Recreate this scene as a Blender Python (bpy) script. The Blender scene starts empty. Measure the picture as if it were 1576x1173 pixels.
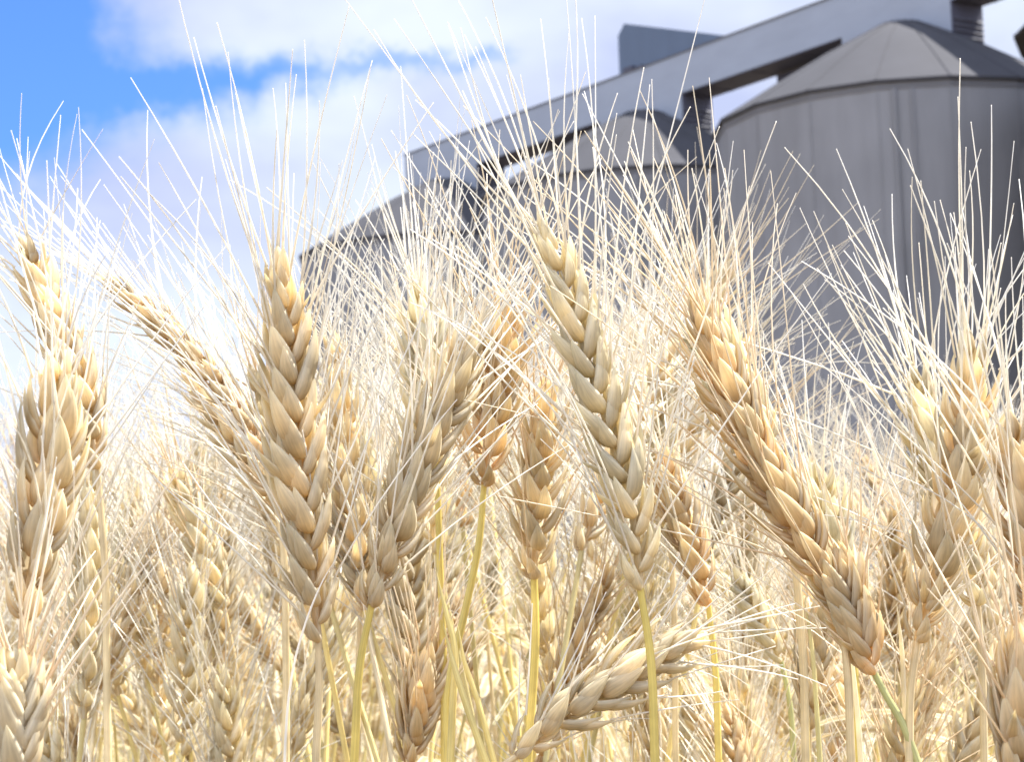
import bpy, math, random
import numpy as np
from mathutils import Vector, Matrix
R_ = math.radians
random.seed(7); rng = np.random.default_rng(7)
sc = bpy.context.scene
col = sc.collection

# ------------------------------------------------------------ camera
W, H = 1576.0, 1173.0
FPX, PITCH, ROLL = 3525.7, 0.1137, -0.0328
CAMZ = 0.80
cp, sp = math.cos(PITCH), math.sin(PITCH)
cr, sr = math.cos(ROLL), math.sin(ROLL)
r0 = np.array([1, 0, 0.]); u0 = np.array([0, -sp, cp]); fw = np.array([0, cp, sp])
rt = cr * r0 + sr * u0; up = -sr * r0 + cr * u0
CAM = np.array([0, 0, CAMZ])
cam = bpy.data.cameras.new('camera'); camo = bpy.data.objects.new('camera', cam); col.objects.link(camo)
camo.matrix_world = Matrix(((rt[0], up[0], -fw[0], 0), (rt[1], up[1], -fw[1], 0), (rt[2], up[2], -fw[2], CAMZ), (0, 0, 0, 1)))
cam.sensor_width = 36; cam.lens = 36 * FPX / W
cam.clip_start = 0.02; cam.clip_end = 5000
cam.dof.use_dof = True; cam.dof.focus_distance = 0.60; cam.dof.aperture_fstop = 62
sc.camera = camo

def at(px, py, D):
    """point seen at photo pixel px,py at depth D metres along the view axis"""
    return CAM + D * (fw + rt * (px - W / 2) / FPX - up * (py - H / 2) / FPX)

# ------------------------------------------------------------ sky, sun, exposure
SUN_EL, SUN_AZ = R_(60), R_(70)          # azimuth clockwise from +Y (view direction)
world = bpy.data.worlds.new('World'); sc.world = world; world.use_nodes = True
nt = world.node_tree; nt.nodes.clear()
def N(t, **k):
    n = nt.nodes.new(t)
    for a, b in k.items(): setattr(n, a, b)
    return n
def val(x, sock):
    if isinstance(x, (int, float)): sock.default_value = x
    else: nt.links.new(x, sock)
def M(op, a, b=0.0, c=None, clamp=False):
    n = N('ShaderNodeMath', operation=op, use_clamp=clamp)
    val(a, n.inputs[0]); val(b, n.inputs[1])
    if c is not None: val(c, n.inputs[2])
    return n.outputs[0]
sky = N('ShaderNodeTexSky', sky_type='NISHITA', sun_disc=False, sun_elevation=SUN_EL, sun_rotation=SUN_AZ, air_density=1.0, dust_density=0.3, ozone_density=3.0, altitude=200)
geo = N('ShaderNodeTexCoord')
sepx = N('ShaderNodeSeparateXYZ'); nt.links.new(geo.outputs['Generated'], sepx.inputs[0])
azn = M('ARCTAN2', sepx.outputs[0], sepx.outputs[1]); eln = M('ARCSINE', sepx.outputs[2])
def noise(scale, detail, rough, offs, sx=1.0, sz=1.0):
    cb = N('ShaderNodeCombineXYZ'); val(M('MULTIPLY', azn, sx), cb.inputs[0]); val(M('MULTIPLY', eln, sz), cb.inputs[1]); cb.inputs[2].default_value = offs
    n = N('ShaderNodeTexNoise'); n.inputs['Scale'].default_value = scale; n.inputs['Detail'].default_value = detail; n.inputs['Roughness'].default_value = rough
    nt.links.new(cb.outputs[0], n.inputs['Vector']); return n.outputs['Fac']
w1 = M('MULTIPLY', M('SUBTRACT', noise(22, 4, .6, 1.3), .5), .07)
w2 = M('MULTIPLY', M('SUBTRACT', noise(22, 4, .6, 7.7), .5), .045)
azw = M('ADD', azn, w1); elw = M('ADD', eln, w2)
def azel(px, py):
    v = at(px, py, 1.0) - CAM; v /= np.linalg.norm(v)
    return math.atan2(v[0], v[1]), math.asin(v[2])
def hole(px, py, rx, ry, amp, soft=1.0):
    a, e = azel(px, py)
    da = M('DIVIDE', M('SUBTRACT', azw, a), rx / FPX); de = M('DIVIDE', M('SUBTRACT', elw, e), ry / FPX)
    d2 = M('ADD', M('MULTIPLY', da, da), M('MULTIPLY', de, de))
    g = M('POWER', 2.718, M('MULTIPLY', d2, -1.0))
    return M('MULTIPLY', g, amp)
hs = [hole(-60, 100, 235, 165, 1.4), hole(220, 130, 170, 40, .65), hole(430, 118, 150, 28, .6), hole(600, 100, 80, 20, .55), hole(725, 105, 60, 18, .5), hole(60, 10, 130, 90, .6)]
tot = hs[0]
for h in hs[1:]: tot = M('ADD', tot, h)
big = noise(2.2, 5, .55, 3.1, 1, 2.2)                       # cloud cover far outside the frame
tot = M('ADD', tot, M('MULTIPLY', M('SUBTRACT', big, .55), .8))
fine = noise(30, 6, .62, 5.5, .55, 1.0)
tot = M('ADD', tot, M('MULTIPLY', M('SUBTRACT', fine, .5), .5))
mr = N('ShaderNodeMapRange', interpolation_type='SMOOTHSTEP'); val(tot, mr.inputs[0]); mr.inputs[1].default_value = .0; mr.inputs[2].default_value = .95; mr.inputs[3].default_value = 1; mr.inputs[4].default_value = 0
tint = noise(9, 4, .5, 9.1, .8, 1.4)
cc = N('ShaderNodeValToRGB'); val(tint, cc.inputs[0])
cc.color_ramp.elements[0].position = .36; cc.color_ramp.elements[0].color = (1.35, 1.52, 2.18, 1)
cc.color_ramp.elements[1].position = .66; cc.color_ramp.elements[1].color = (2.0, 2.2, 2.5, 1)
# unseen clouds behind the camera brightened as added frontal fill for wheat and silos
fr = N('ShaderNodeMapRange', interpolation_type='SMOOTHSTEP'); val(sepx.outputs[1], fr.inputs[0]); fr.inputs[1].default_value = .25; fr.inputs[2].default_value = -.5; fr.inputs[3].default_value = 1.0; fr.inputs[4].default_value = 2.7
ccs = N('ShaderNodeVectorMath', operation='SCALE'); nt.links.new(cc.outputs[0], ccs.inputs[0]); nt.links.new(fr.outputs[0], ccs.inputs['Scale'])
skt = N('ShaderNodeMixRGB', blend_type='MULTIPLY'); skt.inputs[0].default_value = 1; nt.links.new(sky.outputs[0], skt.inputs[1]); skt.inputs[2].default_value = (0.19, 0.29, 0.60, 1)
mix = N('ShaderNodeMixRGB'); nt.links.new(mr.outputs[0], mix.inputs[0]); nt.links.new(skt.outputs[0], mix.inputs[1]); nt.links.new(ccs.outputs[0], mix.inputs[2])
bg = N('ShaderNodeBackground'); nt.links.new(mix.outputs[0], bg.inputs[0]); bg.inputs[1].default_value = 0.10
wo = N('ShaderNodeOutputWorld'); nt.links.new(bg.outputs[0], wo.inputs[0])

sl = bpy.data.lights.new('sun', 'SUN'); sl.energy = 3.3; sl.angle = R_(0.6); sl.color = (1.0, .97, .915)
so = bpy.data.objects.new('sun', sl); col.objects.link(so)
sdir = Vector((math.sin(SUN_AZ) * math.cos(SUN_EL), math.cos(SUN_AZ) * math.cos(SUN_EL), math.sin(SUN_EL)))
so.rotation_euler = sdir.to_track_quat('Z', 'Y').to_euler(); so.location = (0, 0, 60)
sc.view_settings.view_transform = 'Standard'; sc.view_settings.look = 'None'; sc.view_settings.gamma = 1
sc.view_settings.exposure = 2.17
sc.render.engine = 'CYCLES'
cy = sc.cycles
cy.max_bounces = 8; cy.diffuse_bounces = 5; cy.glossy_bounces = 2; cy.transmission_bounces = 5; cy.transparent_max_bounces = 4
cy.use_denoising = True; cy.caustics_reflective = False; cy.caustics_refractive = False

# ------------------------------------------------------------ helpers
def tag(o, label=None, cat=None, group=None, kind=None):
    if label: o['label'] = label
    if cat: o['category'] = cat
    if group: o['group'] = group
    if kind: o['kind'] = kind
    return o
def empty(name, loc=(0, 0, 0), parent=None):
    o = bpy.data.objects.new(name, None); col.objects.link(o); o.location = loc; o.empty_display_size = .05
    if parent: o.parent = parent
    return o

class MB:
    """collects quads with uv and material index; vertices as numpy blocks"""
    def __init__(s): s.v = []; s.f = []; s.uv = []; s.mi = []; s.n = 0
    def grid(s, P, uv=None, closed=True, mi=0):
        # P: (a, b, 3) rings of b points
        a, b = P.shape[:2]
        i = np.arange(a - 1)[:, None]; j = np.arange(b if closed else b - 1)[None, :]
        j2 = (j + 1) % b
        q = np.stack([i * b + j, i * b + j2, (i + 1) * b + j2, (i + 1) * b + j], -1).reshape(-1, 4) + s.n
        if uv is None:
            U, V = np.meshgrid(np.linspace(0, 1, b), np.linspace(0, 1, a)); uv = np.stack([U, V], -1)
        fu = uv.reshape(-1, 2)[(q - s.n)]
        s.v.append(P.reshape(-1, 3)); s.f.append(q); s.uv.append(fu.reshape(-1, 2)); s.mi.append(np.full(len(q), mi)); s.n += a * b
    def add(s, o, M=None, mi=None):
        for v, f, u, m in o.arr_blocks():
            v2 = v if M is None else v @ M[:3, :3].T + M[:3, 3]
            s.v.append(v2); s.f.append(f + s.n); s.uv.append(u); s.mi.append(m if mi is None else np.full(len(m), mi)); s.n += len(v)
    def arr_blocks(s):
        if not s.v: return []
        if len(s.v) > 1:
            s.v = [np.concatenate(s.v)]; s.f = [np.concatenate(s.f)]; s.uv = [np.concatenate(s.uv)]; s.mi = [np.concatenate(s.mi)]
        return [(s.v[0], s.f[0], s.uv[0], s.mi[0])]
    def mesh(s, name, mats, smooth=True):
        v, f, u, m = s.arr_blocks()[0]
        me = bpy.data.meshes.new(name); nf = len(f)
        me.vertices.add(len(v)); me.vertices.foreach_set('co', v.astype(np.float32).ravel())
        me.loops.add(nf * 4); me.loops.foreach_set('vertex_index', f.astype(np.int32).ravel())
        me.polygons.add(nf); me.polygons.foreach_set('loop_start', np.arange(0, nf * 4, 4, dtype=np.int32))
        try: me.polygons.foreach_set('loop_total', np.full(nf, 4, dtype=np.int32))
        except Exception: pass
        me.polygons.foreach_set('material_index', m.astype(np.int32)); me.polygons.foreach_set('use_smooth', np.full(nf, smooth))
        me.update(calc_edges=True)
        uvl = me.uv_layers.new(name='UVMap'); uvl.data.foreach_set('uv', u.astype(np.float32).ravel())
        for x in (mats if isinstance(mats, (list, tuple)) else [mats]): me.materials.append(x)
        return me
    def obj(s, name, mats, parent=None, smooth=True):
        o = bpy.data.objects.new(name, s.mesh(name, mats, smooth)); col.objects.link(o)
        if parent: o.parent = parent
        return o

def unit(v): return v / (np.linalg.norm(v) + 1e-12)
def tube(mb, pts, rad, sides=5, mi=0):
    pts = np.asarray(pts); n = len(pts); rad = np.broadcast_to(rad, (n,))
    T = np.gradient(pts, axis=0); T /= np.linalg.norm(T, axis=1)[:, None] + 1e-12
    ref = np.array([0.31, .87, .39]); ref = ref if abs(ref @ T[0]) < .9 else np.array([1, 0, 0.])
    u = unit(np.cross(T[0], ref)); ang = np.arange(sides) * 2 * np.pi / sides; P = np.zeros((n, sides, 3))
    for i in range(n):
        u = unit(u - T[i] * (u @ T[i])); w = np.cross(T[i], u)
        P[i] = pts[i] + rad[i] * (np.cos(ang)[:, None] * u + np.sin(ang)[:, None] * w)
    mb.grid(P, mi=mi)
def husk(mb, org, T, Nn, L, Wd, Th, a=8, b=8, curl=.12, mi=0):
    """boat-shaped scale: starts at org, points along T, outer side faces Nn"""
    T = unit(T); Nn = unit(Nn - T * (Nn @ T)); S = np.cross(T, Nn)
    t = np.linspace(0, 1, a); w = (t + .02) ** .5 * (1.012 - t) ** .95; w /= w.max()
    ang = np.arange(b) * 2 * np.pi / b
    ca, sa = np.cos(ang), np.sin(ang)
    outer = np.where(sa > 0, sa ** 1.0 * (1 + .35 * np.maximum(0, 1 - np.abs(ca) * 2.2)), sa * .35)   # keel on the outer side
    cen = org + T * (t * L)[:, None] - Nn * (curl * L * (t ** 2) - .10 * L * t * (1 - t) * 2)[:, None]
    P = cen[:, None, :] + (Wd / 2 * w)[:, None, None] * ca[None, :, None] * S + (Th * w)[:, None, None] * outer[None, :, None] * Nn
    U, V = np.meshgrid(np.linspace(0, 1, b), t)
    mb.grid(P, np.stack([U, V], -1), mi=mi)
    d = unit(T - Nn * (2 * curl * .6)); return cen[-1], d
def awn(mb, p, d, L, r, bend, sides=4, n=6, mi=0):
    t = np.linspace(0, 1, n)[:, None]
    pts = p + d * L * t + bend * L * (t ** 2)
    tube(mb, pts, (r * (1 - .62 * t[:, 0])), sides, mi)
def resample(pts, n, dens=0):
    pts = np.asarray(pts, float)
    if len(pts) == 2: pts = np.array([pts[0], pts.mean(0), pts[1]])
    h = np.linalg.norm(np.diff(pts, axis=0), axis=1) + 1e-9; v = np.diff(pts, axis=0) / h[:, None]; m = len(pts)
    tg = np.zeros_like(pts); tg[0] = v[0]; tg[-1] = v[-1]; out = []
    for i in range(1, m - 1): tg[i] = (v[i - 1] * h[i] + v[i] * h[i - 1]) / (h[i] + h[i - 1])
    for i in range(m - 1):
        for t in np.linspace(0, 1, 24, endpoint=False):
            a, b = t * t, t ** 3
            out.append((2 * b - 3 * a + 1) * pts[i] + (b - 2 * a + t) * h[i] * tg[i] + (3 * a - 2 * b) * pts[i + 1] + (b - a) * h[i] * tg[i + 1])
    out.append(pts[-1]); out = np.array(out)
    s = np.r_[0, np.cumsum(np.linalg.norm(np.diff(out, axis=0), axis=1))]
    q = np.linspace(0, 1, n); q = s[-1] * (q if not dens else (q ** 2.2 if dens > 0 else 1 - (1 - q) ** 2.2))
    return np.stack([np.interp(q, s, out[:, k]) for k in range(3)], 1), s[-1]

# ------------------------------------------------------------ materials
def new_mat(name):
    m = bpy.data.materials.new(name); m.use_nodes = True; t = m.node_tree; t.nodes.clear(); return m, t
def straw(name, base, tip, dark, trans=.58, rough=.55, var=.22, rib=14.0):
    kb = .85 if rib > 12 else .93
    base, tip, dark = [(q[0] * .985, q[1] * .965, q[2] * kb) for q in (base, tip, dark)]
    m, t = new_mat(name); L = t.links.new
    def n(k, **kw):
        x = t.nodes.new(k)
        for a, b in kw.items(): setattr(x, a, b)
        return x
    uv = n('ShaderNodeUVMap'); uv.uv_map = 'UVMap'
    sep = n('ShaderNodeSeparateXYZ'); L(uv.outputs[0], sep.inputs[0])
    ramp = n('ShaderNodeValToRGB'); L(sep.outputs[1], ramp.inputs[0])
    e = ramp.color_ramp.elements; e[0].position = .0; e[0].color = (*dark, 1); e[1].position = 1; e[1].color = (*tip, 1)
    x = e.new(.35); x.color = (*base, 1); x = e.new(.75); x.color = (*[(a + b) / 2 for a, b in zip(base, tip)], 1)
    mg = n('ShaderNodeMath', operation='MULTIPLY'); L(sep.outputs[0], mg.inputs[0]); mg.inputs[1].default_value = 6.28319
    mcs = n('ShaderNodeMath', operation='COSINE'); L(mg.outputs[0], mcs.inputs[0]); mab = n('ShaderNodeMath', operation='ABSOLUTE'); L(mcs.outputs[0], mab.inputs[0])
    mpw = n('ShaderNodeMath', operation='POWER'); L(mab.outputs[0], mpw.inputs[0]); mpw.inputs[1].default_value = 4
    mml = n('ShaderNodeMath', operation='MULTIPLY'); L(mpw.outputs[0], mml.inputs[0]); mml.inputs[1].default_value = .6 if rib > 12 else 0
    mgm = n('ShaderNodeMixRGB'); L(mml.outputs[0], mgm.inputs[0]); L(ramp.outputs[0], mgm.inputs[1]); mgm.inputs[2].default_value = (.93, .88, .72, 1)
    # fine lengthwise nerves + blotches, both in the thing's own skin
    comb = n('ShaderNodeCombineXYZ')
    mu = n('ShaderNodeMath', operation='MULTIPLY'); L(sep.outputs[0], mu.inputs[0]); mu.inputs[1].default_value = rib; L(mu.outputs[0], comb.inputs[0])
    mv = n('ShaderNodeMath', operation='MULTIPLY'); L(sep.outputs[1], mv.inputs[0]); mv.inputs[1].default_value = 1.5; L(mv.outputs[0], comb.inputs[1])
    oi = n('ShaderNodeObjectInfo'); L(oi.outputs['Random'], comb.inputs[2])
    no = n('ShaderNodeTexNoise'); no.inputs['Scale'].default_value = 1.6; no.inputs['Detail'].default_value = 3; L(comb.outputs[0], no.inputs['Vector'])
    tc = n('ShaderNodeTexCoord'); nb = n('ShaderNodeTexNoise'); nb.inputs['Scale'].default_value = 95; nb.inputs['Detail'].default_value = 3; L(tc.outputs['Object'], nb.inputs['Vector'])
    mr = n('ShaderNodeMapRange'); L(nb.outputs['Fac'], mr.inputs[0]); mr.inputs[1].default_value = .3; mr.inputs[2].default_value = .7; mr.inputs[3].default_value = 1 - var; mr.inputs[4].default_value = 1 + var * .6
    mr2 = n('ShaderNodeMapRange'); L(no.outputs['Fac'], mr2.inputs[0]); mr2.inputs[1].default_value = .3; mr2.inputs[2].default_value = .7; mr2.inputs[3].default_value = .84; mr2.inputs[4].default_value = 1.1
    mr3 = n('ShaderNodeMapRange'); L(oi.outputs['Random'], mr3.inputs[0]); mr3.inputs[3].default_value = .86; mr3.inputs[4].default_value = 1.1
    m1 = n('ShaderNodeMath', operation='MULTIPLY'); L(mr.outputs[0], m1.inputs[0]); L(mr2.outputs[0], m1.inputs[1])
    m2 = n('ShaderNodeMath', operation='MULTIPLY'); L(m1.outputs[0], m2.inputs[0]); L(mr3.outputs[0], m2.inputs[1])
    mc = n('ShaderNodeVectorMath', operation='SCALE'); L(mgm.outputs[0], mc.inputs[0]); L(m2.outputs[0], mc.inputs['Scale'])
    bs = n('ShaderNodeBsdfPrincipled'); L(mc.outputs[0], bs.inputs['Base Color']); bs.inputs['Roughness'].default_value = rough
    bs.inputs['Specular IOR Level'].default_value = .45
    bp = n('ShaderNodeBump'); bp.inputs['Strength'].default_value = .35; bp.inputs['Distance'].default_value = .0005; L(no.outputs['Fac'], bp.inputs['Height']); L(bp.outputs[0], bs.inputs['Normal'])
    tr = n('ShaderNodeBsdfTranslucent'); L(mc.outputs[0], tr.inputs[0])
    mx = n('ShaderNodeMixShader'); mx.inputs[0].default_value = trans; L(bs.outputs[0], mx.inputs[1]); L(tr.outputs[0], mx.inputs[2])
    o = n('ShaderNodeOutputMaterial'); L(mx.outputs[0], o.inputs[0]); return m
PALE = straw('pale_husk', (.89, .79, .59), (.94, .90, .78), (.80, .66, .43))
TAN = straw('tan_husk', (.86, .72, .50), (.93, .86, .70), (.77, .58, .35))
ORANGE = straw('amber_husk', (.82, .63, .38), (.91, .81, .60), (.70, .46, .23))
GREY = straw('ash_husk', (.83, .72, .54), (.91, .84, .69), (.74, .59, .40))
WHITE = straw('bleached_husk', (.86, .79, .62), (.93, .90, .80), (.72, .58, .36))
HUSKS = [PALE, TAN, ORANGE, GREY, WHITE]
AWN = straw('awn_bristle', (.93, .91, .83), (.94, .93, .89), (.90, .83, .68), trans=.4, rough=.35, var=.1, rib=2)
AWNO = straw('amber_bristle', (.86, .74, .53), (.92, .85, .70), (.80, .60, .36), trans=.25, rough=.35, var=.1, rib=2)
STEMY = straw('yellow_stalk', (.82, .66, .20), (.84, .70, .30), (.74, .60, .16), trans=.15, rough=.35, var=.2, rib=9)
STEMG = straw('green_stalk', (.58, .56, .26), (.72, .62, .30), (.46, .48, .20), trans=.15, rough=.4, var=.2, rib=9)
STEMT = straw('dry_stalk', (.78, .65, .38), (.84, .72, .46), (.66, .52, .30), trans=.15, rough=.4, var=.25, rib=9)
LEAF = straw('dry_leaf', (.52, .41, .24), (.60, .49, .31), (.44, .40, .20), trans=.45, rough=.5, var=.3, rib=18)

def wall_mat(name, c, rough=.55, streak=.12, metal=0.0, sc_=(1.2, 1.2, .12), spec=.35, bump=.0):
    m, t = new_mat(name); L = t.links.new; n = t.nodes.new
    tc = n('ShaderNodeTexCoord'); mp = n('ShaderNodeMapping'); mp.inputs['Scale'].default_value = sc_; L(tc.outputs['Object'], mp.inputs[0])
    a = n('ShaderNodeTexNoise'); a.inputs['Scale'].default_value = 1.6; a.inputs['Detail'].default_value = 6; a.inputs['Roughness'].default_value = .62; L(mp.outputs[0], a.inputs['Vector'])
    b = n('ShaderNodeTexNoise'); b.inputs['Scale'].default_value = .35; b.inputs['Detail'].default_value = 3; L(tc.outputs['Object'], b.inputs['Vector'])
    ad = n('ShaderNodeMath'); ad.operation = 'ADD'; L(a.outputs['Fac'], ad.inputs[0]); L(b.outputs['Fac'], ad.inputs[1])
    mr = n('ShaderNodeMapRange'); L(ad.outputs[0], mr.inputs[0]); mr.inputs[1].default_value = .75; mr.inputs[2].default_value = 1.25; mr.inputs[3].default_value = 1 - streak; mr.inputs[4].default_value = 1 + streak
    v = n('ShaderNodeVectorMath'); v.operation = 'SCALE'; v.inputs[0].default_value = c; L(mr.outputs[0], v.inputs['Scale'])
    bs = n('ShaderNodeBsdfPrincipled'); L(v.outputs[0], bs.inputs['Base Color']); bs.inputs['Roughness'].default_value = rough; bs.inputs['Metallic'].default_value = metal
    bs.inputs['Specular IOR Level'].default_value = spec
    if bump:
        bp = n('ShaderNodeBump'); bp.inputs['Strength'].default_value = bump; bp.inputs['Distance'].default_value = .02; L(a.outputs['Fac'], bp.inputs['Height']); L(bp.outputs[0], bs.inputs['Normal'])
    o = n('ShaderNodeOutputMaterial'); L(bs.outputs[0], o.inputs[0]); return m
CONC = wall_mat('silo_wall_grey', (.157, .160, .173), .6, .13)
ROOFM = wall_mat('silo_roof_grey', (.034, .034, .041), .9, .10, sc_=(.6, .6, .6))
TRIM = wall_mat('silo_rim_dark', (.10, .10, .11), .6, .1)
GAL = wall_mat('gallery_cladding', (.26, .285, .335), .5, .06, sc_=(.4, .4, 1.5))
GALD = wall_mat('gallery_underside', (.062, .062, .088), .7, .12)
LOUV = wall_mat('louvre_grey', (.11, .11, .13), .6, .1)
BLUEG = wall_mat('hood_bluegrey', (.085, .115, .17), .55, .08)
SOIL = wall_mat('dry_soil', (.13, .10, .065), .9, .35, sc_=(6, 6, 6), bump=.6)
FIELD = wall_mat('far_crop', (.32, .25, .14), .9, .3, sc_=(9, 9, 9), bump=.9)

# ------------------------------------------------------------ ground
def sheet(name, m, x0, x1, y0, y1, z, nx, ny, amp=0.0):
    X, Y = np.meshgrid(np.linspace(x0, x1, nx), np.linspace(y0, y1, ny))
    Z = z + amp * rng.random(X.shape)
    mb = MB(); mb.grid(np.stack([X, Y, Z], -1), closed=False); return mb.obj(name, m)
tag(sheet('ground', SOIL, -2500, 2500, -2500, 2500, 0, 60, 60), kind='structure')

# ------------------------------------------------------------ silos and conveyor gallery
K = 2.2
dv = np.array([-math.sin(.5994), math.cos(.5994)]); nv = np.array([-dv[1], -dv[0] * -1])
nv = np.array([-dv[1], dv[0]])                             # points to the camera side of the row
C0 = np.array([5.3711, 30.0]) * K; S = 5.7056 * K; RS = 2.5325 * K
ZE = 6.696 * K + CAMZ; ZA = 8.0907 * K + CAMZ
ZB = 8.2303 * K + CAMZ; ZT = 8.8501 * K + CAMZ
G0 = -.7827 * K; G1 = (-.7827 + .597) * K
HF = 1.3623 * K; HN = .7402 * K
SG = 18; OFF = .215                                        # facets of each silo, turned so that a corner shows where the photo has one
def ring(r, z, seg=SG, off=OFF):
    a = np.arange(seg) * 2 * np.pi / seg + off
    return np.stack([r * np.cos(a), r * np.sin(a), np.full(seg, z)], -1)
def boxmb(mb, o, ex, ey, ez):
    """box from corner o along the three edge vectors"""
    o, ex, ey, ez = map(lambda q: np.asarray(q, float), (o, ex, ey, ez))
    c = [o, o + ex, o + ex + ey, o + ey, o + ez, o + ex + ez, o + ex + ey + ez, o + ey + ez]
    for q in ((0, 3, 2, 1), (4, 5, 6, 7), (0, 1, 5, 4), (1, 2, 6, 5), (2, 3, 7, 6), (3, 0, 4, 7)):
        mb.grid(np.array([[c[q[0]], c[q[1]]], [c[q[3]], c[q[2]]]]), closed=False)
SILO_LABELS = {
 -1: 'grey silo of which only the tip of the roof edge shows at the right border',
  0: 'large nearest grey silo filling the right side behind the wheat',
  1: 'middle grey silo half hidden behind awns, left of the large silo',
  2: 'farthest grey silo at the left end of the row, mostly veiled by awns'}
for k in (-1, 0, 1, 2):
    c = C0 + dv * S * k
    root = empty('grain_silo', (c[0], c[1], 0)); tag(root, SILO_LABELS[k], 'silo', 'grain silos standing in a row')
    mb = MB()
    seg_r = RS * 1.0
    mb.grid(np.stack([ring(seg_r, z) for z in (0, 2.4, 4.9, 7.4, 9.9, ZE)]))
    w = mb.obj('wall', CONC, root)
    # vertical joints on alternating corners and thin horizontal joints, raised 2 cm
    jb = MB()
    for i in range(SG):
        a = i * 2 * math.pi / SG + OFF
        p = np.array([seg_r * math.cos(a), seg_r * math.sin(a), 0]); t = np.array([-math.sin(a), math.cos(a), 0]); o = np.array([math.cos(a), math.sin(a), 0])
        boxmb(jb, p - t * .02 - o * .03, t * .04, o * .042, np.array([0, 0, ZE - .03]))
    jb.obj('corner_joint', CONC, w, smooth=False)
    hb = MB()
    for z in (7.4, 2.6):
        hb.grid(np.stack([ring(seg_r - .01, z), ring(seg_r + .012, z), ring(seg_r + .012, z + .05), ring(seg_r - .01, z + .05)]))
    hb.obj('band', CONC, w, smooth=False)
    # roof: cone with an overhanging eave and a small cap
    rb = MB(); oh = RS + (.12 if k >= 0 else .46)
    for zs in ([(RS - .05, ZE - .012), (oh, ZE - .012)], [(oh, ZE - .012), (oh, ZE + .06)], [(oh, ZE + .06), (RS * .72, ZE + .06 + (ZA - ZE) * .34), (RS * .42, ZE + .06 + (ZA - ZE) * .665), (RS * .1, ZA - .05), (RS * .055, ZA), (.01, ZA + .01)]):
        rb.grid(np.stack([ring(r, z) for r, z in zs]))
    rf = rb.obj('roof', ROOFM, root)
    sb = MB()
    for i in range(SG):
        a = i * 2 * math.pi / SG + OFF
        p0 = np.array([oh * math.cos(a), oh * math.sin(a), ZE + .065]); p1 = np.array([RS * .1 * math.cos(a), RS * .1 * math.sin(a), ZA - .04])
        pm = np.array([RS * .42 * math.cos(a), RS * .42 * math.sin(a), ZE + .065 + (ZA - ZE) * .665])
        pk = np.array([RS * .72 * math.cos(a), RS * .72 * math.sin(a), ZE + .062 + (ZA - ZE) * .34]); tube(sb, [p0, pk, pm, p1], .018, 4)
    sb.obj('seam', ROOFM, rf, smooth=False)
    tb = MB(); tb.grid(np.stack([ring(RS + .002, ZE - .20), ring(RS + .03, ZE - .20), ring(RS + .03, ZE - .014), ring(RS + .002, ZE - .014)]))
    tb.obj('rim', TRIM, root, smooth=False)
    # pair of pipes running down the wall facing the field
    a = math.atan2(-c[1], -c[0]) - .05
    for da, rr in ((0, .05), (.085, .035)):
        o = np.array([math.cos(a + da), math.sin(a + da), 0]) * (RS + .05)
        pb = MB(); tube(pb, [o + [0, 0, .0], o + [0, 0, 8], o + [0, 0, ZE - .22]], rr, 8); pb.obj('pipe', CONC, root)

gal = empty('conveyor_gallery', (C0[0], C0[1], ZB)); tag(gal, 'long grey conveyor gallery running over the tops of the silos', 'conveyor')
def gp(s, o, z):
    """point in the gallery's own frame: s along the row, o across it, z height"""
    return np.array([dv[0] * s + nv[0] * o, dv[1] * s + nv[1] * o, z - ZB])
s0, s1 = -1.55 * S, 2.28 * S
D3 = np.array([dv[0], dv[1], 0]); N3 = np.array([nv[0], nv[1], 0]); Z3 = np.array([0, 0, 1.])
mb = MB(); npan = 16; pl = (s1 - s0) / npan
boxmb(mb, gp(s0, G0, ZB + .03), D3 * (s1 - s0), N3 * (G1 - G0), Z3 * (ZT - ZB - .03)); mb.obj('side_panel', GAL, gal, smooth=False)
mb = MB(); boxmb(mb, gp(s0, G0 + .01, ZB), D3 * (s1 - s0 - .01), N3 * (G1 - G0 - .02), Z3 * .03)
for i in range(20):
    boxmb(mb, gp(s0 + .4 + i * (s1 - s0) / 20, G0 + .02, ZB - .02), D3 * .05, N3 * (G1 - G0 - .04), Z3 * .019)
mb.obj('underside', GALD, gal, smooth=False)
mb = MB(); boxmb(mb, gp(s0 - .03, G0 - .04, ZT), D3 * (s1 - s0 + .06), N3 * (G1 - G0 + .08), Z3 * .05); mb.obj('top_flashing', TRIM, gal, smooth=False)
for k in (-1, 0, 1, 2):
    a = k * S - HN; b = min(k * S + HF, s1 - .02)
    zb = ZE + .35
    mb = MB(); boxmb(mb, gp(a, G0 + .02, zb), D3 * (b - a), N3 * (G1 - G0 - .017), Z3 * (ZB + .04 - zb))
    h = mb.obj('housing', GAL, gal, smooth=False)
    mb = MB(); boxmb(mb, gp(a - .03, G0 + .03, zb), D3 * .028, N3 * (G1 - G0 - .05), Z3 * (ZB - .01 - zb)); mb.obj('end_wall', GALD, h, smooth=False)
    mb = MB(); z = zb + .1
    while z < ZB - .45:
        boxmb(mb, gp(a - .12, G0 + .05, z), D3 * .09 + Z3 * .055, N3 * (G1 - G0 - .1), Z3 * .02 + D3 * .01)
        z += .17
    mb.obj('louvre', LOUV, h, smooth=False)
for k in (-1, 0, 1, 2):
    a = k * S + HF; mb = MB()
    boxmb(mb, gp(a - .05, G0 + .02, ZB - .55), D3 * 3.2, N3 * .30, Z3 * .47); boxmb(mb, gp(a + 3.16, G0 + .05, ZB - .42), D3 * 1.1, N3 * .22, Z3 * .34)
    if a + 3.4 < s1: mb.obj('spout_box', GALD, gal, smooth=False)
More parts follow.
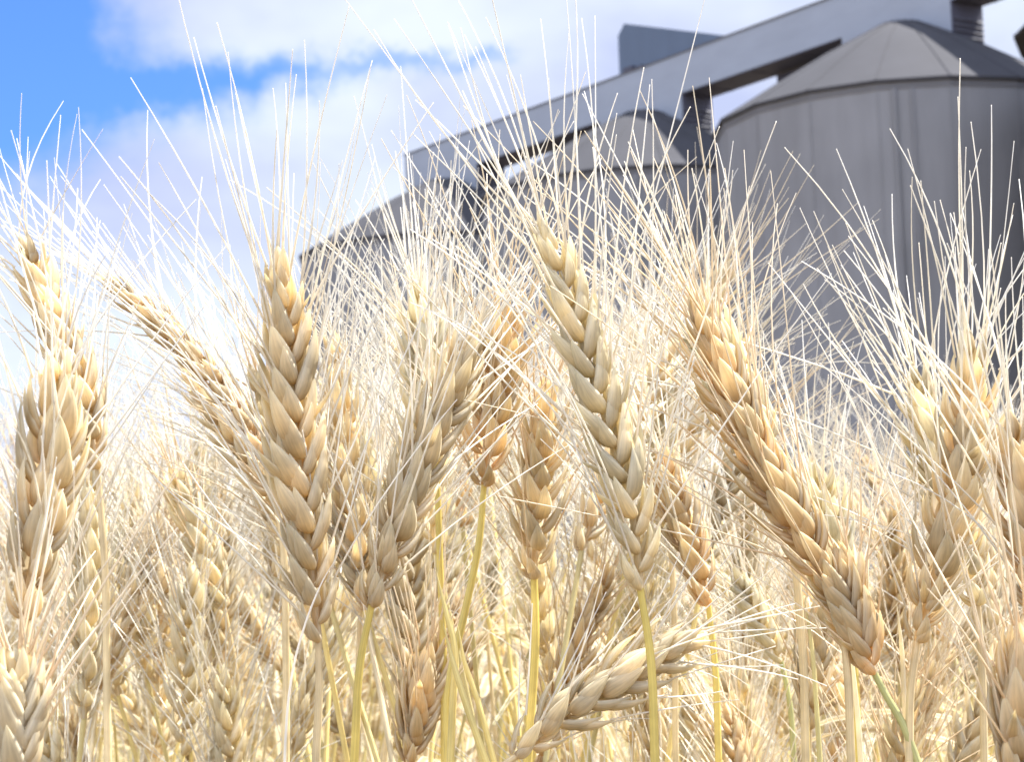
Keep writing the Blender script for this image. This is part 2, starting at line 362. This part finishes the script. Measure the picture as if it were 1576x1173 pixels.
# sloping hood on top of the gallery
def profile_box(mb, prof, o0, o1):
    A = np.array([gp(s, o0, z) for s, z in prof]); B = np.array([gp(s, o1, z) for s, z in prof])
    mb.grid(np.stack([A, B]).transpose(1, 0, 2)[list(range(len(prof))) + [0]], closed=False)
    for P in (A, B):
        cen = P.mean(0); q = np.vstack([P, P[:1]]); mb.grid(np.stack([q, np.repeat(cen[None], len(q), 0)]), closed=False)
hs_far, hs_near = 1.165 * S, .70 * S
zt = ZT + .052
mb = MB(); profile_box(mb, [(hs_far, zt), (hs_far, zt + 1.5), (hs_far - .38, zt + 1.85), (hs_near, zt + .10), (hs_near, zt)], G0 + .15, G1 - .25)
hood = mb.obj('intake_hood', BLUEG, gal, smooth=False)
mb = MB(); boxmb(mb, gp(hs_far - .95, G1 - .245, zt), D3 * .5, N3 * .18, Z3 * .2); boxmb(mb, gp(hs_far - 1.45, G1 - .245, zt), D3 * .35, N3 * .12, Z3 * .13); mb.obj('motor_box', GALD, gal, smooth=False)

# ------------------------------------------------------------ wheat
def build_ear(axis, L, face, rs, lod, awnL=.072, awnR=.00030, fluff=1.0, awn_keep=1.0, spread=1.0, nodes=None, scale=1.0, gang=.42):
    """axis: points base->tip. returns (rachis MB, [spikelet MB], [awn MB])"""
    a_h, b_h, a_s, a_n = {0: (10, 10, 5, 8), 1: (6, 6, 3, 4), 2: (4, 4, 3, 3)}[lod]
    n = nodes or max(10, int(round(L / .0047)))
    P, _ = resample(axis, n + 1)
    T = np.gradient(P, axis=0); T /= np.linalg.norm(T, axis=1)[:, None]
    rach = MB(); tube(rach, P, np.linspace(.0010, .0006, n + 1) * scale, 6 if lod == 0 else 4)
    spk, awns = [], []
    for i in range(n + 1):
        t = i / n; d = T[i]; F = unit(face - d * (face @ d)); D = np.cross(d, F)
        s = 1 if i % 2 else -1
        env = (.62 + .38 * min(1, t * 4)) * (1 - .38 * max(0, (t - .72) / .28)) * scale * rs.uniform(.93, 1.07)
        term = i == n
        o = D * s; p = P[i] + (o * .0010 * scale if not term else 0)
        mb = MB()
        ga = .80 * gang * (1 - .45 * t) * rs.uniform(.85, 1.15) * (0 if term else 1)
        main = unit(d * math.cos(ga) + o * math.sin(ga))
        out = unit(o * math.cos(ga) - d * math.sin(ga)) if not term else F
        jit = lambda q: q * rs.uniform(.85, 1.13)
        fl = []
        # outer glumes, then lemmas, then the middle floret
        for g, (df, ff, up_, Lh, Wh, aw) in enumerate(((1, .34, 0, .0112, .0050, .22), (-1, .34, 0, .0112, .0050, .22), (1, .20, .0018, .0142, .0050, 1), (-1, .20, .0020, .0142, .0050, 1), (0, .02, .0046, .0125, .0044, .9))):
            if lod == 2 and g in (0, 4): continue
            dd = unit(main + F * df * ff * rs.uniform(.8, 1.2) * fluff + out * (.10 if g < 2 else (.16 if g < 4 else -.04)) * fluff + rs.normal(size=3) * .055)
            og = p + main * (up_ - .0006) * env + F * df * .0017 * env - o * .0008 * env
            nn = unit(F * df * .9 + out * .75) if df else out
            e, ed = husk(mb, og, dd, nn, jit(Lh * env), jit(Wh * env), jit(.0014 * env) , a_h, b_h, curl=.10)
            if aw and rs.random() < aw * awn_keep: fl.append((e, unit(dd + .25 * ed), df))
        if lod == 0 and rs.random() < .45:
            df = rs.choice((-1, 1)); dd = unit(main + F * df * rs.uniform(.25, .6) + out * rs.uniform(.1, .45) + rs.normal(size=3) * .08)
            husk(mb, p + main * .001, dd, unit(F * df + out), .0125 * env * rs.uniform(.8, 1.15), .0028 * env, .0006, a_h, b_h, curl=rs.uniform(-.15, .1))
        for e, ed, df in fl:
            dirn = unit(d * .22 + ed * (1.0 * spread) + o * .10 + rs.normal(size=3) * .19)
            ll = awnL * (.72 + .45 * math.sin(math.pi * min(1, t * .8 + .12))) * rs.uniform(.55, 1.22) * .82
            am = MB(); awn(am, e - ed * .0012, dirn, ll, awnR * rs.uniform(.85, 1.15), rs.normal(size=3) * .075 + (dirn - d) * rs.uniform(-.08, .26), a_s, a_n)
            awns.append(am)
        spk.append(mb)
    return rach, spk, awns

hero_n = 0
def hero(label, pts, Dt, Db, stem_px, husk_m, awn_m, stem_m, phi=0.0, seed=1, awnL=.072, awnR=.00031, spread=1.0, keep=1.0, fluff=1.0, individual=True, scale=1.07, gang=.44, stemR=.0012, foot=(0, 0), group='large ripe wheat ears in front', trail=None):
    """pts: photo pixels tip->base; Dt, Db depth at tip and base; stem_px: further pixels below the base"""
    global hero_n; hero_n += 1
    rs = np.random.default_rng(seed * 101 + 5)
    m = len(pts); w = [at(x, y, Dt + (Db - Dt) * i / (m - 1)) for i, (x, y) in enumerate(pts)]
    w = w[::-1]                                        # base -> tip
    st = [at(x, y, Db + dz) for x, y, dz in [(q[0], q[1], q[2] if len(q) > 2 else 0) for q in stem_px]]
    last = st[-1] if st else w[0]; prev = (st[-2] if len(st) > 1 else w[0])
    d = last - prev; d = d / max(1e-6, -d[2]) if d[2] < -1e-4 else np.array([0, 0, -1.])
    g = last + np.array([np.clip(d[0], -.2, .2) * .5 * last[2] + foot[0], np.clip(d[1], -.2, .2) * .5 * last[2] + foot[1], 0]); g[2] = 0
    midp = last * .55 + g * .45; midp[:2] += (np.clip(d[:2], -.25, .25)) * .06
    sp_, slen = resample(np.array([w[0]] + st + [midp, g]), 56, 1)
    root = empty('wheat_plant', tuple(g)); tag(root, label, 'wheat', group)
    org = g
    sh = lambda arr: np.asarray(arr) - org
    mb = MB(); qs = np.linspace(0, 1, 56) ** 2.2; rad = (1 + .45 * np.exp(-((np.arange(56) - 40) / .7) ** 2)) * np.interp(qs, [0, .02, .06, 1], [.75, .9, 1.0, 1.35]) * stemR
    tube(mb, sh(sp_), rad, 8); mb.obj('stem', stem_m, root)
    fine_, L0 = resample(sh(w), 60); cut = max(10, int(60 * (1 - .0075 * scale / L0))); ax = fine_[:cut][::6]; ax = np.vstack([ax, fine_[cut - 1]]) if (cut - 1) % 6 else ax; L = resample(ax, 30)[1]
    view = unit(CAM - np.mean(w, 0)); dd = unit(ax[-1] - ax[0])
    F = unit(view - dd * (view @ dd)); F = unit(F * math.cos(phi) + np.cross(dd, F) * math.sin(phi))
    rach, spk, awns = build_ear(ax, L, F, rs, 0 if individual else 1, awnL, awnR, fluff, keep, spread, scale=scale, gang=gang)
    if individual:
        ear = rach.obj('ear', husk_m, root)
        for s in spk: s.obj('spikelet', husk_m, ear)
        for a in awns: a.obj('awn', awn_m, ear)
    else:
        for s in spk: rach.add(s)
        ear = rach.obj('ear', husk_m, root)
        am = MB()
        for a in awns: am.add(a)
        am.obj('awn_tuft', awn_m, ear)
    return root

hero('tall pale ear arching left at the centre, white along its right side', [(836, 338), (868, 430), (905, 560), (945, 690), (975, 800), (985, 905)], .575, .58, [(1000, 1000), (1008, 1173)], PALE, AWN, STEMY, phi=.15, seed=1, stemR=.00125, awnL=.084, spread=1.5)
hero('tall straight ear standing against the sky left of the farthest silo', [(430, 378), (440, 500), (452, 640), (470, 800), (490, 985)], .56, .57, [(491, 1060), (486, 1173)], TAN, AWN, STEMT, phi=.35, seed=2, awnL=.070, scale=1.1, spread=1.5)
hero('dull tan ear leaning right with its yellow stalk, between the two tall ears', [(742, 500), (700, 590), (655, 690), (612, 810), (572, 932)], .60, .585, [(556, 1010), (545, 1173)], TAN, AWN, STEMY, phi=.9, seed=3, awnL=.070, gang=.5)
hero('amber ear turned end on with plump side florets, behind the central ear', [(775, 455), (770, 540), (757, 640), (745, 745)], .66, .67, [(738, 830), (716, 940), (690, 1060), (690, 1173)], ORANGE, AWNO, STEMY, phi=1.2, seed=4, gang=.62, fluff=1.4)
hero('small ear with spreading brown lower florets on a straight yellow stalk', [(842, 585), (836, 680), (826, 780), (822, 888)], .69, .70, [(824, 960), (812, 1173)], TAN, AWNO, STEMY, phi=.8, seed=5, gang=.6, fluff=1.3, stemR=.0015)
hero('long amber ear leaning left in front of the large silo', [(1068, 455), (1105, 560), (1160, 690), (1225, 810), (1290, 925)], .60, .60, [(1302, 1010), (1310, 1173)], ORANGE, AWNO, STEMT, phi=1.0, seed=6, awnL=.074, fluff=1.3, gang=.38)
hero('short orange ear low on the right, on a yellow green stalk', [(1285, 850), (1305, 930), (1345, 1035)], .60, .60, [(1362, 1068), (1388, 1112), (1412, 1173)], ORANGE, AWNO, STEMG, phi=.3, seed=7, awnL=.05, keep=.7)
hero('fluffy white ear in front of the lower edge of the large silo', [(1258, 715), (1268, 790), (1285, 880), (1310, 975)], .74, .74, [(1318, 1060), (1320, 1173)], WHITE, AWN, STEMY, phi=1.1, seed=8, gang=.6, fluff=1.4, awnL=.062)
hero('broad tan ear standing upright near the right border', [(1490, 515), (1492, 620), (1476, 740), (1445, 860), (1412, 985)], .59, .60, [(1402, 1060), (1400, 1173)], TAN, AWN, STEMT, phi=1.1, seed=9, awnL=.076, fluff=1.5, gang=.5)
hero('pale bristly ear tilted left, just left of the broad tan ear', [(1402, 560), (1425, 650), (1450, 740), (1490, 860), (1505, 930)], .68, .68, [(1512, 1040), (1515, 1173)], PALE, AWN, STEMT, phi=1.0, seed=10, awnL=.082, fluff=1.5, gang=.5, spread=.9)
hero('golden ear cut by the right border, kernels facing left', [(1555, 640), (1570, 740), (1585, 850), (1592, 930)], .55, .55, [(1590, 1050), (1588, 1173)], ORANGE, AWN, STEMY, phi=.9, seed=11, gang=.55)
hero('blurred tan ear at the left border bending to the right', [(30, 365), (62, 440), (98, 530), (130, 620), (150, 720)], .70, .70, [(160, 850), (165, 1100)], TAN, AWN, STEMT, phi=.6, seed=12, awnL=.058, individual=True)
hero('upright tan ear near the left border with a white tuft at its tip', [(78, 545), (82, 640), (72, 750), (50, 870), (40, 950)], .50, .50, [(38, 1050), (36, 1173)], TAN, AWN, STEMT, phi=1.1, seed=13, awnL=.05, fluff=1.2)
hero('thin ear leaning far to the left against the pale sky', [(160, 430), (235, 490), (305, 560), (360, 625), (405, 700)], .74, .72, [(430, 800), (440, 1000), (440, 1173)], ORANGE, AWN, STEMT, phi=.9, seed=14, awnL=.072, scale=.8, gang=.35)
hero('ear bent over to the right low down, crossed by the central stalk', [(1082, 982), (1010, 1012), (930, 1060), (850, 1112), (795, 1165)], .62, .60, [(774, 1180), (758, 1215), (752, 1300)], GREY, AWN, STEMT, phi=.7, seed=15, awnL=.045, gang=.5)
hero('bleached white ear behind the dull tan leaning ear', [(640, 428), (650, 520), (662, 620), (672, 710)], .72, .72, [(676, 830), (682, 1000), (684, 1173)], WHITE, AWN, STEMY, phi=1.0, seed=16, awnL=.066, fluff=1.1)
hero('little pale green ear low down, left of the short orange ear', [(1130, 880), (1165, 950), (1202, 1018)], .85, .85, [(1215, 1080), (1222, 1173)], WHITE, AWN, STEMG, phi=.2, seed=17, awnL=.05, scale=.85, keep=.6)
hero('rusty ear in the bottom right corner among blurred stalks', [(1590, 960), (1580, 1040), (1568, 1120), (1560, 1200)], .5, .5, [(1556, 1280)], ORANGE, AWNO, STEMY, phi=.6, seed=18, awnL=.06)
hero('white bristly ear just right above the long amber ear', [(1066, 450), (1100, 530), (1140, 610), (1185, 700)], .64, .65, [(1210, 790), (1235, 1000), (1240, 1173)], WHITE, AWN, STEMT, phi=1.1, seed=19, awnL=.066, fluff=1.5, gang=.5)
hero('pale broad ear hidden among bristles left of the dull tan leaning ear', [(560, 660), (566, 740), (562, 830), (556, 920)], .80, .80, [(552, 1020), (550, 1173)], WHITE, AWN, STEMT, phi=.9, seed=25, awnL=.07, fluff=1.3)
hero('cream ear right of the central ear, half veiled by bristles', [(1000, 560), (1012, 640), (1020, 720), (1030, 800)], .82, .82, [(1036, 900), (1040, 1173)], PALE, AWN, STEMT, phi=.4, seed=26, awnL=.074, fluff=1.3)
hero('olive ear in the bottom left corner with short bristles', [(18, 1010), (20, 1080), (22, 1150), (22, 1220)], .46, .46, [(22, 1300)], GREY, AWNO, STEMG, phi=.5, seed=20, awnL=.05)
hero('slim pale ear leaning left below the thin leaning ear', [(262, 720), (290, 790), (318, 860), (345, 935)], .86, .86, [(362, 1030), (372, 1173)], PALE, AWNO, STEMT, phi=.8, seed=21, awnL=.068)
hero('orange ear between the central ear and the long amber ear', [(1012, 690), (1035, 760), (1062, 840), (1090, 930)], .74, .74, [(1100, 1020), (1106, 1173)], ORANGE, AWN, STEMY, phi=.7, seed=22, awnL=.062)
hero('brown ear at the bottom centre behind the crossing yellow stalks', [(668, 985), (655, 1050), (640, 1120), (630, 1173)], .72, .72, [(628, 1260)], ORANGE, AWNO, STEMY, phi=.8, seed=23, awnL=.05)
hero('reddish tan ear hanging low beside the broad tan ear', [(1262, 905), (1256, 985), (1250, 1060), (1246, 1120)], .78, .78, [(1244, 1200)], TAN, AWNO, STEMT, phi=.8, seed=24, awnL=.05)

# bare stalks and long curved blades between the ears
def stalk(label, px, D, m, r0, r1, name='bare_stalk', cat='stalk', group='bare stalks between the ears'):
    pts = [at(x, y, D) for x, y in px]; last, prev = pts[0], pts[1]       # px runs bottom -> top
    g = last.copy(); g[2] = 0; g[:2] += np.clip((last - prev)[:2] / max(1e-3, (prev - last)[2]), -.2, .2) * .3
    P, _ = resample(np.array([g, (g + last) / 2] + pts), 60, -1); qs = 1 - (1 - np.linspace(0, 1, 60)) ** 2.2
    mb = MB(); tube(mb, P - g, np.interp(qs, [0, .85, .985, 1], [r0 * 1.2, r0, r1, .00005]), 7)
    o = mb.obj(name, m); o.location = g; tag(o, label, cat, group)
stalk('thick yellow stalk rising straight at the bottom centre', [(693, 1173), (697, 1080), (700, 1000), (686, 940), (676, 900), (672, 880)], .565, STEMY, .0015, .0008)
stalk('yellow stalk crossing diagonally at the bottom centre, lower of two', [(748, 1173), (722, 1100), (700, 1030), (682, 960)], .562, STEMY, .0013, .0008)
stalk('yellow stalk crossing diagonally at the bottom centre, upper of two', [(757, 1160), (735, 1080), (715, 1020), (704, 960)], .57, STEMY, .0011, .0007)
stalk('yellow pair of stalks right of the central stalk, left one', [(1243, 1173), (1240, 1080), (1232, 990), (1222, 920)], .70, STEMY, .0013, .0007)
stalk('yellow pair of stalks right of the central stalk, right one', [(1262, 1173), (1256, 1080), (1250, 1000), (1238, 925)], .74, STEMG, .0013, .0007)
stalk('pale upright dry stalk on the lower right', [(1325, 1173), (1318, 1080), (1305, 980), (1290, 890)], .63, WHITE, .0012, .0006)
stalk('thin bent bristle curving up at the bottom left of the centre', [(438, 1173), (440, 1125), (444, 1075), (452, 1025), (465, 975), (481, 930), (499, 890), (516, 862)], .55, AWN, .0005, .00025, 'fallen_awn', 'bristle', None)
stalk('rusty stalk on the lower right beside the broad ear', [(1398, 1173), (1392, 1080), (1388, 1000), (1380, 930)], .66, TAN, .0013, .0007)

# one long grey bristle high against the sky, and others, belong to the ears; the dense crop behind:
ENV = [(-400, 620), (0, 660), (120, 720), (200, 690), (330, 650), (400, 620), (480, 600), (600, 590), (700, 480), (760, 430), (830, 400), (900, 460), (960, 570), (1040, 610), (1150, 850), (1250, 900), (1350, 850), (1430, 680), (1576, 640), (2000, 580)]
ex, ey = zip(*ENV)
def variant(i, lod):
    rs = np.random.default_rng(900 + i)
    ln = rs.uniform(.062, .088); lean = rs.uniform(.05, .62); az = rs.uniform(0, 2 * np.pi)
    h = np.array([math.cos(az), math.sin(az), 0])
    base = np.array([0, 0, .74]) + h * .05
    tip = base + ln * (np.array([0, 0, 1]) * math.cos(lean) + h * math.sin(lean)); midp = (base + tip) / 2 + np.array([0, 0, 1]) * ln * .08 * lean
    stem = MB(); P, _ = resample([np.zeros(3), np.array([0, 0, .3]) - h * .01, np.array([0, 0, .6]) + h * .012, base], 12 if lod < 2 else 6)
    tube(stem, P, np.linspace(.0017, .0010, len(P)) * (1 + .5 * (np.arange(len(P)) == int(len(P) * .72))), 5 if lod < 2 else 3)
    F = rs.normal(size=3)
    rach, spk, awns = build_ear([base, midp, tip], ln, F, rs, lod, awnL=rs.uniform(.062, .080), awnR=.00029 if lod < 2 else .0005, fluff=rs.uniform(1, 1.4), awn_keep=1 if lod < 2 else .75, nodes=None if lod < 2 else 12, gang=rs.uniform(.4, .6), scale=1 if lod < 2 else 1.15)
    for s in spk: rach.add(s)
    am = MB()
    for a in awns: am.add(a)
    # a dry leaf blade leaving the stalk
    lf = MB(); z0 = rs.uniform(.54, .68); la = rs.uniform(0, 2 * np.pi); hh = np.array([math.cos(la), math.sin(la), 0]); t = np.linspace(0, 1, 9)[:, None]
    c = np.array([0, 0, z0]) + hh * (t * .14) + np.array([0, 0, 1]) * (t * .12 - t ** 2 * rs.uniform(.10, .2))
    sd = np.cross(hh, [0, 0, 1]) * math.cos(rs.uniform(-1, 1)); wd = (.0042 * np.sin(np.pi * (t * .9 + .08)) + .0003)
    tw = np.array([0, 0, 1]) * .4
    lf.grid(np.stack([c - (sd + tw * t) * wd, c - np.array([0, 0, .001]), c + (sd + tw * t) * wd], 1), closed=False)
    return rach, am, stem, lf
NV = 9
vm = []
for i in range(NV):
    e, a, s, l = variant(i, 1); hm = [PALE, TAN, WHITE, GREY, ORANGE, PALE, TAN, PALE, TAN][i]
    vm.append((e.mesh('ear', hm), a.mesh('awn_tuft', [AWN, AWN, AWN, AWNO, AWNO, AWN, AWN, AWN, AWNO][i]), s.mesh('stem', [STEMY, STEMG, STEMT][i % 3]), l.mesh('leaf', LEAF)))
def tip_z(x, y, jitter):
    """canopy height: ears stand up to their neighbours, a little lower further off"""
    D = (np.array([x, y, 0]) - CAM) @ fw
    px = W / 2 + FPX * ((np.array([x, y, .9]) - CAM) @ rt) / D
    zmax = at(px, np.interp(px, ex, ey) + jitter, D)[2]
    return min(zmax, 1.02)
TOPS = [max(v.co.z for v in q[0].vertices) for q in vm]
cnt = 0; tries = 0; spots = []
while cnt < 300 and tries < 30000:
    tries += 1
    D = .77 + 1.25 * random.random() ** .8
    x = random.uniform(-.56, .56) * W / FPX * D; y = D
    veil = cnt < 12
    if veil: D = y = random.uniform(.70, 1.0); x = (random.uniform(480, 960) - W / 2) / FPX * D
    if any((x - a) ** 2 + (y - b) ** 2 < (.016 + .006 * D) ** 2 for a, b in spots): continue
    zt_ = tip_z(x, y, random.uniform(-75, 0)) if veil else tip_z(x, y, random.choice((random.uniform(-20, 70), random.uniform(10, 180), random.uniform(120, 420))))
    spots.append((x, y)); i = random.randrange(NV); cnt += 1
    root = empty('wheat_plant', (x, y, zt_ - TOPS[i]), None); root.rotation_euler.z = random.uniform(0, 6.283)   # some root deeper than others
    tag(root, 'ripe bearded wheat plant in the dense crop around and behind the large ears', 'wheat', 'wheat plants of the dense crop')
    ob = []
    for nm, me, par in (('ear', vm[i][0], root), ('stem', vm[i][2], root), ('leaf', vm[i][3], root)):
        o = bpy.data.objects.new(nm, me); col.objects.link(o); o.parent = par; ob.append(o)
    o = bpy.data.objects.new('awn_tuft', vm[i][1]); col.objects.link(o); o.parent = ob[0]

# the rest of the crop, past counting
lv = []
for i in range(6):
    e, a, s, l = variant(40 + i, 2); m_ = MB(); m_.add(e, mi=i % 3); m_.add(a, mi=3); m_.add(s, mi=4); m_.add(l, mi=5); lv.append(m_)
rest = MB(); rs = np.random.default_rng(5)
def put(x, y, z, sc_=1.0):
    a = rs.uniform(0, 6.283); c, s = math.cos(a), math.sin(a)
    Mx = np.eye(4); Mx[:3, :3] = np.array([[c, -s, 0], [s, c, 0], [0, 0, 1]]); Mx[:3, :3][:2] *= sc_; Mx[:3, 3] = (x, y, z); rest.add(lv[rs.integers(6)], Mx)
for _ in range(2200):
    D = 1.4 + 5.0 * rs.random() ** .8; x = rs.uniform(-.62, .62) * W / FPX * D
    put(x, D, rs.uniform(-.24, .05) if D < 2.6 else rs.uniform(-.12, .08))
for _ in range(260):                                     # beside the frame, for the look from a step aside
    sgn = 1 if rs.random() < .5 else -1; D = rs.uniform(.6, 3.0); x = sgn * (.30 * D + rs.uniform(.0, .9)); put(x, D, rs.uniform(-.06, .06))
crop = rest.obj('wheat_crop', [PALE, TAN, GREY, AWN, STEMG, LEAF]); tag(crop, kind='stuff', label='dense ripe wheat crop stretching away behind the nearer ears', cat='wheat field')
# far crop canopy as one rough bed between 6 m and the silos
X, Y = np.meshgrid(np.linspace(-60, 60, 400), np.linspace(0, 1, 260)); Yd = 6.3 + (54 - 6.3) * Y ** 1.6; X = X * (Yd / 54 * .9 + .12)
Z = .74 + .10 * rng.random(X.shape) - .6 * np.exp(-(Yd - 6.3) / .5)
fb = MB(); fb.grid(np.stack([X, Yd, Z], -1), closed=False)
fo = fb.obj('far_wheat_field', FIELD); tag(fo, kind='stuff', label='flat far part of the ripe wheat field before the silos', cat='wheat field')
print('heroes', hero_n, 'bg', cnt)
